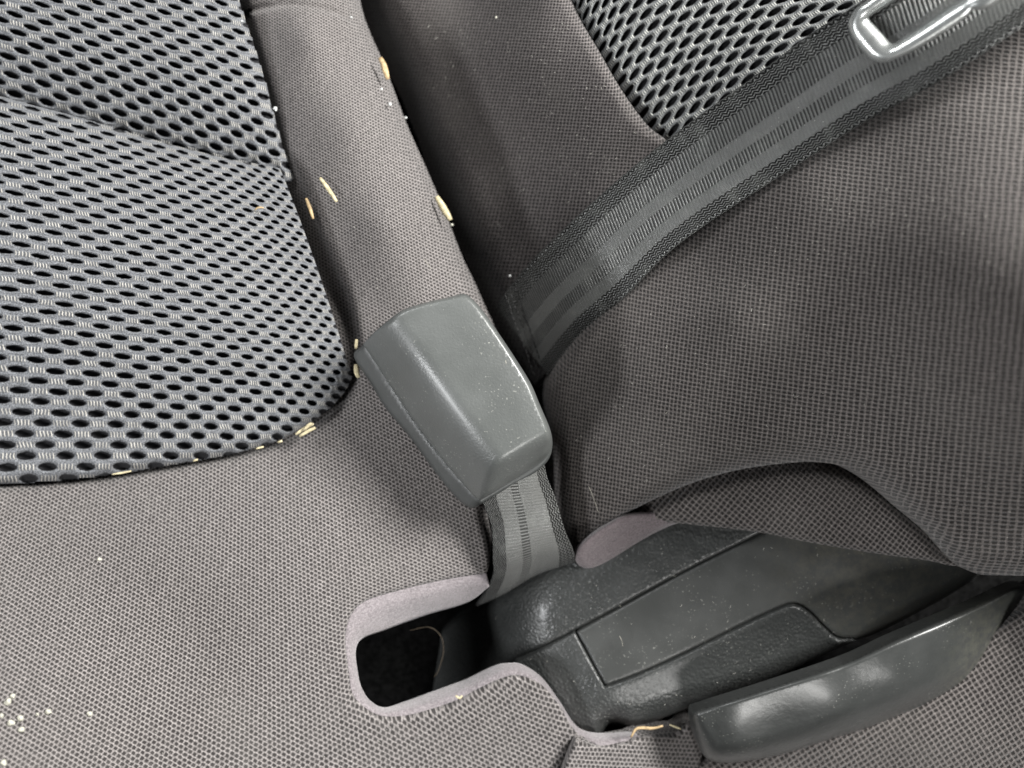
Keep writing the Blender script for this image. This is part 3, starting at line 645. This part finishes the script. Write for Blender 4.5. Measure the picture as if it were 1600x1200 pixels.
# row of stitches where the webbing is folded over
def tube(name, pts, r, mat, parent=None, n=6, taper=None, flat=1.0):
    p = np.array(pts, float); k = len(p); V = []; fc = []
    for i in range(k):
        t = p[min(i+1, k-1)]-p[max(i-1, 0)]; t /= np.linalg.norm(t)+1e-12
        a = np.cross(t, [0, 0, 1.0]); a = a/np.linalg.norm(a) if np.linalg.norm(a) > 1e-6 else np.array([1.0, 0, 0]); b = np.cross(a, t)
        rr = r*(taper[i] if taper is not None else 1)
        for j in range(n):
            w = 2*math.pi*j/n; V.append(p[i]+rr*(math.cos(w)*a+math.sin(w)*b*flat))
    for i in range(k-1):
        for j in range(n): fc.append((i*n+j, i*n+(j+1) % n, (i+1)*n+(j+1) % n, (i+1)*n+j))
    fc += [tuple(range(n))[::-1], tuple((k-1)*n+j for j in range(n))]
    return build(name, V, fc, mat, parent)
def pline(pts, z, per=6):
    r = cr_open([(x, y, z if np.isscalar(z) else z[i]) for i, (x, y) in enumerate(pts)], per)
    return P(r[:, 0], r[:, 1], r[:, 2])
for col in range(3):
    for i in range(15):
        t = (i+0.5*(col % 2)+0.2)/15
        x = 789+46*t+col*7+random.uniform(-1, 1); y = 462+128*t-col*5; z = -24-9*t
        put(tube('stitch', P(np.array([x, x+1.4, x+2.6]), np.array([y-3.5, y, y+3.5]), np.array([z, z+0.7, z])), 0.00022, M['lint'] if random.random() < 0.0 else M['thread'], None, 5), belt)

# ------------------------------------------------------------------ chromed belt tongue
tongue = empty('belt_tongue', 'shiny chromed metal tongue loop lying on the belt at the top right', 'belt tongue', tuple(P(1450, 20, 72)))
o_out = [(1560, -150), (1460, -85), (1356, 0), (1337, 14), (1326, 36), (1329, 54), (1340, 70), (1356, 88), (1368, 96), (1382, 98), (1400, 92), (1430, 78), (1470, 54), (1512, 26), (1520, 15), (1538, 15), (1562, 2), (1640, -52), (1680, -90), (1670, -130), (1620, -165)]
o_in = [(1560, -110), (1480, -55), (1400, 0), (1362, 24), (1357, 29), (1364, 37), (1376, 50), (1388, 64), (1394, 68), (1400, 66), (1418, 54), (1446, 35), (1478, 12), (1500, -2), (1512, -10), (1522, -18), (1550, -36), (1600, -68), (1625, -90), (1625, -105), (1590, -120)]
def closed_rs(p, n): return resample(list(p)+[p[0]], n+1)[:-1]
def ring_loft(name, rings, mat, parent, n=160):
    # rings: (k, z lift) with k from outer 0 to inner 1
    A_, B_ = np.array(o_out, float), np.array(o_in, float)
    V = []; 
    for k, dz in rings:
        q = A_*(1-k)+B_*k
        q = closed_rs(q, n)
        zz = 62+(q[:, 0]-1340)*0.07-(q[:, 1]-40)*0.05+dz
        V.append(P(q[:, 0], q[:, 1], zz))
    m = len(rings); V = np.array(V).reshape(-1, 3)
    f = [(i*n+j, i*n+(j+1) % n, ((i+1) % m)*n+(j+1) % n, ((i+1) % m)*n+j) for i in range(m) for j in range(n)]
    return build(name, V, f, mat, parent)
put(ring_loft('loop', [(0, 0.2), (-0.02, 1.2), (0.03, 2.3), (0.15, 3.0), (0.4, 3.25), (0.62, 2.9), (0.82, 2.2), (0.94, 1.5), (1.0, 0.7), (0.98, 0.0), (0.5, -0.2), (0.06, -0.1)], M['chrome'], None), tongue)

# ------------------------------------------------------------------ buckle
buckle = empty('belt_buckle', 'matte dark grey plastic seat belt buckle in the middle', 'belt buckle', tuple(P(710, 620, 0)))
seam_l = np.array([(567, 538), (590, 572), (612, 606), (650, 662), (695, 722), (725, 757), (744, 778)], float)
b_out = [(567, 538, 0.8, 0.8, 'c'), (590, 572, 0.8, 0.8), (612, 606, 0.8, 0.8), (650, 662, 0.8, 0.8), (695, 722, 0.8, 0.8), (727, 760, 0.8, 0.8), (740, 775, 1, 1), (751, 781, 2, 3), (768, 774, 3, 6), (800, 757, 4, 10), (822, 745, 4, 12), (842, 732, 4, 12), (857, 716, 4, 12), (863, 697, 4, 12), (860, 672, 2, 10), (843, 631, 1.6, 9), (826, 593, 1.5, 8), (787, 532, 1.4, 7), (757, 489, 1.4, 6), (738, 467, 1.4, 5), (723, 459, 1.5, 4), (702, 464, 1.2, 3), (675, 470, 1.2, 3), (632, 483, 1.5, 3), (606, 501, 1.5, 2), (585, 519, 1, 1)]
rt_line = np.array([(723, 458), (757, 489), (787, 532), (826, 593), (843, 631), (863, 697)], float)
def smin(a, b, k):
    h = np.clip(0.5+0.5*(b-a)/k, 0, 1); return b*(1-h)+a*h-k*h*(1-h)
def z_buck(x, y):
    x = np.asarray(x, float); y = np.asarray(y, float); sh = x.shape; x = x.ravel(); y = y.ravel()
    dl, _ = near(np.c_[cr_open(seam_l, 3), np.zeros(len(cr_open(seam_l, 3)))], x, y, closed=False)
    dr, _ = near(np.c_[cr_open(rt_line, 3), np.zeros(len(cr_open(rt_line, 3)))], x, y, closed=False)
    ax = ((x-650)*0.52+(y-490)*0.85)/290.0                     # 0 at the mouth, 1 at the strap
    top = 30.0+2.0*np.sin(np.clip(ax, 0, 1)*math.pi)-1.5*(dr/170.0)**2*0
    top = top-0.8*np.clip((45-dr)/45, 0, 1)**2                  # crowned towards the right edge
    left = 13.5+dl*PXMM*1.62
    z = smin(top, left, 12.0)
    strapend = 21+ (np.hypot(0, 0))+0
    de = (1-ax)*290*PXMM                                        # mm to the strap end
    z = smin(z, 20.5+de*2.0, 5.0)
    return z.reshape(sh)
o, _ = panel('upper_shell', b_out, z_buck, M['buckle'], None, fine=2.5, coarse=5, skirt=5, step=3); put(o, buckle)
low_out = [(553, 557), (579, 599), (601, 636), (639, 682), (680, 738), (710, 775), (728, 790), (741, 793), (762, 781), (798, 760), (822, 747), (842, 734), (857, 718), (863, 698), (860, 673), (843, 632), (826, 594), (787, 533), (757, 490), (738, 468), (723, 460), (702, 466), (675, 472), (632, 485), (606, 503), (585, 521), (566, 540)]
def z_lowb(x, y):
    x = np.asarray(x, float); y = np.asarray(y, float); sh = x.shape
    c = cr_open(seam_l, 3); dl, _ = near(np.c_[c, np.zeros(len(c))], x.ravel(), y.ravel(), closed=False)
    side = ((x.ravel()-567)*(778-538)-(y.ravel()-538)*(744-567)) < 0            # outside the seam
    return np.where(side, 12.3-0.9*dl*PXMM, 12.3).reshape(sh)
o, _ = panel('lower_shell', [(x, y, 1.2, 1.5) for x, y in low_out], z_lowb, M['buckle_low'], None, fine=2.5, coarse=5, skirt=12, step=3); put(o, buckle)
rows = [[(738, 735, 12), (780, 725, 15), (820, 712, 15), (848, 700, 12)],
        [(756, 790, 8), (785, 775, 10), (825, 755, 10), (854, 742, 6)],
        [(768, 825, 4), (795, 812, 6), (835, 792, 6), (868, 778, 2)],
        [(770, 874, 0), (800, 858, 3), (845, 838, 3), (882, 826, -1)],
        [(770, 905, -6), (800, 890, -3), (850, 868, -3), (896, 860, -7)],
        [(752, 938, -20), (790, 920, -15), (845, 892, -14), (900, 880, -18)],
        [(745, 948, -34), (785, 930, -30), (840, 900, -30), (900, 885, -34)]]
lines = [[tuple(p) for p in r] for r in rows]
cols = list(zip(*lines))                                        # loft runs along the strap
def strap_cols(): 
    out = []
    for k, c in enumerate(cols): out.append(list(c))
    return out
put(loft('strap', strap_cols(), M['strap'], None, nu=120, nv=14, thick=1.2, vs=(0, 0.36, 0.75, 1)), buckle)

# ------------------------------------------------------------------ straw, husks, crumbs and fibres
def bit(name, pts, z, r, mat, label, cat, group=None, flat=0.5, tp=True):
    p = pline(pts, z, 4); k = len(p)
    tpv = [0.55+0.45*math.sin(math.pi*(i+0.6)/(k+0.2)) for i in range(k)] if tp else None
    o = tube(name, p, r*MM, mat, None, 6, tpv, flat)
    return tag(o, label, cat, group)
bit('straw', [(500, 278), (512, 294), (526, 315)], [-0.6, 0.4, 1.0], 0.75, M['straw'], 'curved pale straw piece lying on the woven side strip left of the crease', 'straw')
bit('husk', [(594, 90), (600, 103), (606, 124)], -10, 1.1, M['husk'], 'brown seed husk in the crease near the top edge', 'seed husk')
bit('husk', [(682, 307), (692, 324), (704, 344)], -12, 1.3, M['straw'], 'pale seed husk in the crease beside the middle of the side strip', 'seed husk')
bit('straw', [(478, 310), (484, 325), (489, 342)], -4, 0.7, M['husk'], 'short brown straw tucked in the mesh seam beside the side strip', 'straw')
bit('straw', [(557, 530), (556, 545)], 3, 0.6, M['straw'], 'tiny yellow straw bit above the left corner of the buckle', 'straw')
bit('straw', [(556, 569), (557, 582), (561, 590)], 2, 0.9, M['straw'], 'short yellow straw between mesh insert and left corner of the buckle', 'straw')
for i, (a, b, lab) in enumerate([((462, 679), (490, 662), 'longest straw of the tuft at the lower corner of the mesh insert'), ((468, 682), (493, 668), 'lower straw of the tuft at the lower corner of the mesh insert'), ((475, 672), (487, 661), 'short upper straw of the tuft at the corner of the mesh insert')]):
    bit('straw', [a, ((a[0]+b[0])/2, (a[1]+b[1])/2-1), b], 1.5+i*0.5, 0.65, M['straw'], lab, 'straw', 'straw tuft at the mesh corner')
bit('straw', [(434, 691), (441, 689)], 0, 0.45, M['straw'], 'tiny straw stub on the mesh seam left of the tuft', 'straw')
bit('straw', [(400, 701), (412, 698)], 0, 0.35, M['straw'], 'thin straw along the lower seam, second left from the tuft', 'straw')
bit('straw', [(302, 720), (309, 718)], 0, 0.4, M['straw'], 'pale straw stub at the middle of the lower mesh seam', 'straw')
bit('straw', [(175, 741), (190, 739), (205, 736)], 1, 0.38, M['straw'], 'long thin straw lying along the lower mesh seam at left', 'straw')
bit('straw', [(398, 328), (404, 324), (412, 325)], 8, 0.35, M['husk'], 'small brown straw resting on the mesh insert', 'straw')
bit('straw', [(712, 1087), (718, 1091), (722, 1087)], -1, 0.45, M['straw'], 'bent yellow straw on the lower lip of the slot', 'straw')
bit('straw', [(986, 1152), (993, 1140), (1002, 1137), (1020, 1138), (1036, 1134)], -6, 0.6, M['husk'], 'bent brown twig at the foot of the hinge cover', 'twig')
bit('straw', [(1046, 1132), (1056, 1136), (1064, 1139)], -8, 0.4, M['straw'], 'short pale straw between the twig and the lever', 'straw')

def crumb(x, y, z, r, mat, label, cat, group=None):
    rn = random.Random(int(x*31+y*7))
    import bmesh
    bm = bmesh.new(); bmesh.ops.create_icosphere(bm, subdivisions=2, radius=r*MM)
    for v in bm.verts: v.co *= rn.uniform(0.62, 1.3)
    me = bpy.data.meshes.new('crumb'); bm.to_mesh(me); bm.free()
    me.polygons.foreach_set('use_smooth', [True]*len(me.polygons))
    nm = 'bead' if mat is M['bead'] else 'crumb'
    o = link(nm, me, mat, None); o.location = P(x, y, z+r*0.6); o.scale = (1, rn.uniform(0.8, 1), 0.75)
    return tag(o, label, cat, group)
for x, y, r, lab in [(12, 1097, 1.1, 'large pale crumb nearest the left edge of the photo'), (20, 1088, 0.8, 'small pale crumb behind the large one at the left edge'), (75, 1112, 1.0, 'single round crumb between the crumb pile and the outlying crumb'), (140, 1115, 0.95, 'outlying round crumb farthest right of the pale crumbs'), (17, 1130, 1.0, 'left crumb of the trio at the lower left'), (32, 1123, 1.0, 'top crumb of the trio at the lower left'), (34, 1140, 1.0, 'lowest crumb of the trio at the lower left'), (5, 1192, 1.0, 'pale crumb in the bottom left corner'), (2, 1118, 0.8, 'pale crumb cut by the left edge above the trio'), (58, 1116, 0.5, 'faint small crumb just left of the single round crumb')]:
    crumb(x, y, float(z_cover(x, y)[0]), r, M['crumb'], lab, 'crumb', 'pale crumbs on the cushion at lower left')
crumb(155, 874, float(z_cover(155, 874)[0])-0.5, 0.8, M['crumb'], 'pale crumb stuck in the cloth below the mesh insert', 'crumb')
crumb(609, 163, -9, 0.8, M['bead'], 'white bead on the crease edge of the side strip', 'bead')
crumb(596, 139, -6, 0.45, M['bead'], 'tiny white bead above the larger bead on the crease', 'bead')
crumb(634, 184, -18, 0.5, M['bead'], 'tiny grey bead down in the crease', 'bead')
crumb(430, 170, -1, 0.8, M['bead'], 'white droplet on the mesh seam high on the side strip', 'bead')
crumb(378, 33, 1, 0.5, M['bead'], 'tiny white speck at the top end of the mesh seam', 'bead')
crumb(549, 27, -7, 0.5, M['bead'], 'small pale speck on the arched seam of the side strip', 'bead')
crumb(706, 351, -15, 0.6, M['crumb'], 'small crumb below the pale husk in the crease', 'crumb')
crumb(775, 27, -12, 0.4, M['crumb'], 'pale crumb high on the dark backrest panel', 'crumb')
crumb(797, 431, -25, 0.55, M['bead'], 'tiny white bead at the upper corner of the belt end', 'bead')

def fibre(pts, z, r, label, mat='fibre', name='fibre'):
    o = tube(name, pline(pts, z, 3), r*MM, M[mat], None, 5)
    return tag(o, label, 'fibre')
fibre([(1022, 626), (1028, 619), (1036, 620), (1044, 630), (1046, 640), (1040, 646)], [16, 17, 18, 19, 19, 18], 0.10, 'curled pale thread lying on the dark bolster')
fibre([(920, 760), (928, 780), (935, 800)], [-3, -2, -4], 0.09, 'straight pale hair on the bolster right of the strap')
fibre([(790, 563), (794, 590), (796, 618)], 31.6, 0.10, 'long fine pale scratch like hair on the buckle top')
fibre([(808, 570), (811, 580), (812, 586)], 29.9, 0.09, 'short pale hair near the right edge of the buckle')
fibre([(796, 668), (798, 676), (793, 682)], 31.0, 0.09, 'tiny curled hair on the buckle near the strap')
fibre([(640, 985), (670, 980), (688, 993), (693, 1015), (686, 1045), (678, 1058)], -26, 0.085, 'long curved hair hanging in the dark slot', 'hair')
fibre([(142, 0), (148, 12), (150, 22)], 5, 0.08, 'pale hair on the upper mesh insert at the top edge')
fibre([(838, 421), (850, 420), (866, 422)], -16, 0.08, 'straight pale hair near the crease end of the belt')
fibre([(968, 994), (972, 1002), (973, 1010)], -9, 0.09, 'short pale hair on the smooth hinge panel')
fibre([(663, 405), (668, 412), (674, 420)], 1.5, 0.08, 'faint hair on the side strip above the buckle')

# fine lint caught in the weave
def lint():
    V, fc = [], []
    def scatter(poly, zfun, n, lift=0.15):
        pl = np.array(poly, float); x0, y0 = pl.min(0); x1, y1 = pl.max(0); k = 0
        xs = RNG.uniform(x0, x1, n*4); ys = RNG.uniform(y0, y1, n*4)
        m = inside(pl, xs, ys); xs, ys = xs[m][:n], ys[m][:n]
        zz = zfun(xs, ys)+lift
        for x, y, z in zip(xs, ys, zz):
            L = RNG.uniform(0.8, 2.6); a = RNG.uniform(0, math.pi); b = RNG.normal(0, 0.8); w = RNG.uniform(0.18, 0.38)
            q = [(x, y), (x+L*math.cos(a), y+L*math.sin(a)), (x+L*math.cos(a)+L*0.8*math.cos(a+b), y+L*math.sin(a)+L*0.8*math.sin(a+b))]
            nx, ny = -math.sin(a)*w, math.cos(a)*w; s = len(V)
            for i, (u, v) in enumerate(q):
                lz = z+(0.12 if i == 1 else 0)
                V.append(P(u-nx, v-ny, lz)); V.append(P(u+nx, v+ny, lz)); V.append(P(u, v, lz+0.12))
            for i in range(2):
                t = s+3*i
                fc.extend([(t, t+3, t+5, t+2), (t+2, t+5, t+4, t+1)])
    scatter([(880, 620), (1000, 480), (1300, 300), (1590, 180), (1590, 850), (1300, 700), (900, 800)], z_bol, 330)
    scatter([(20, 800), (480, 720), (640, 640), (740, 800), (540, 930), (540, 1120), (850, 1120), (850, 1190), (20, 1190)], z_cover, 170)
    scatter([(420, 60), (560, 60), (720, 440), (590, 470)], z_cover, 60)
    scatter([(640, 40), (880, 20), (1010, 220), (800, 440)], z_strip, 170)
    scatter([(720, 980), (900, 910), (1180, 830), (1500, 890), (1100, 1090), (960, 1120)], lambda x, y: np.where(y < 983.5-(x-900)*0.527, zp1(x, y), np.maximum(zp2(x, y), zp3(x, y))), 60, 0.3)
    o = build('lint', np.array(V), fc, M['lint'], None); o['kind'] = 'stuff'; o['label'] = 'pale lint and dust fibres scattered over cloth and plastic'
lint()
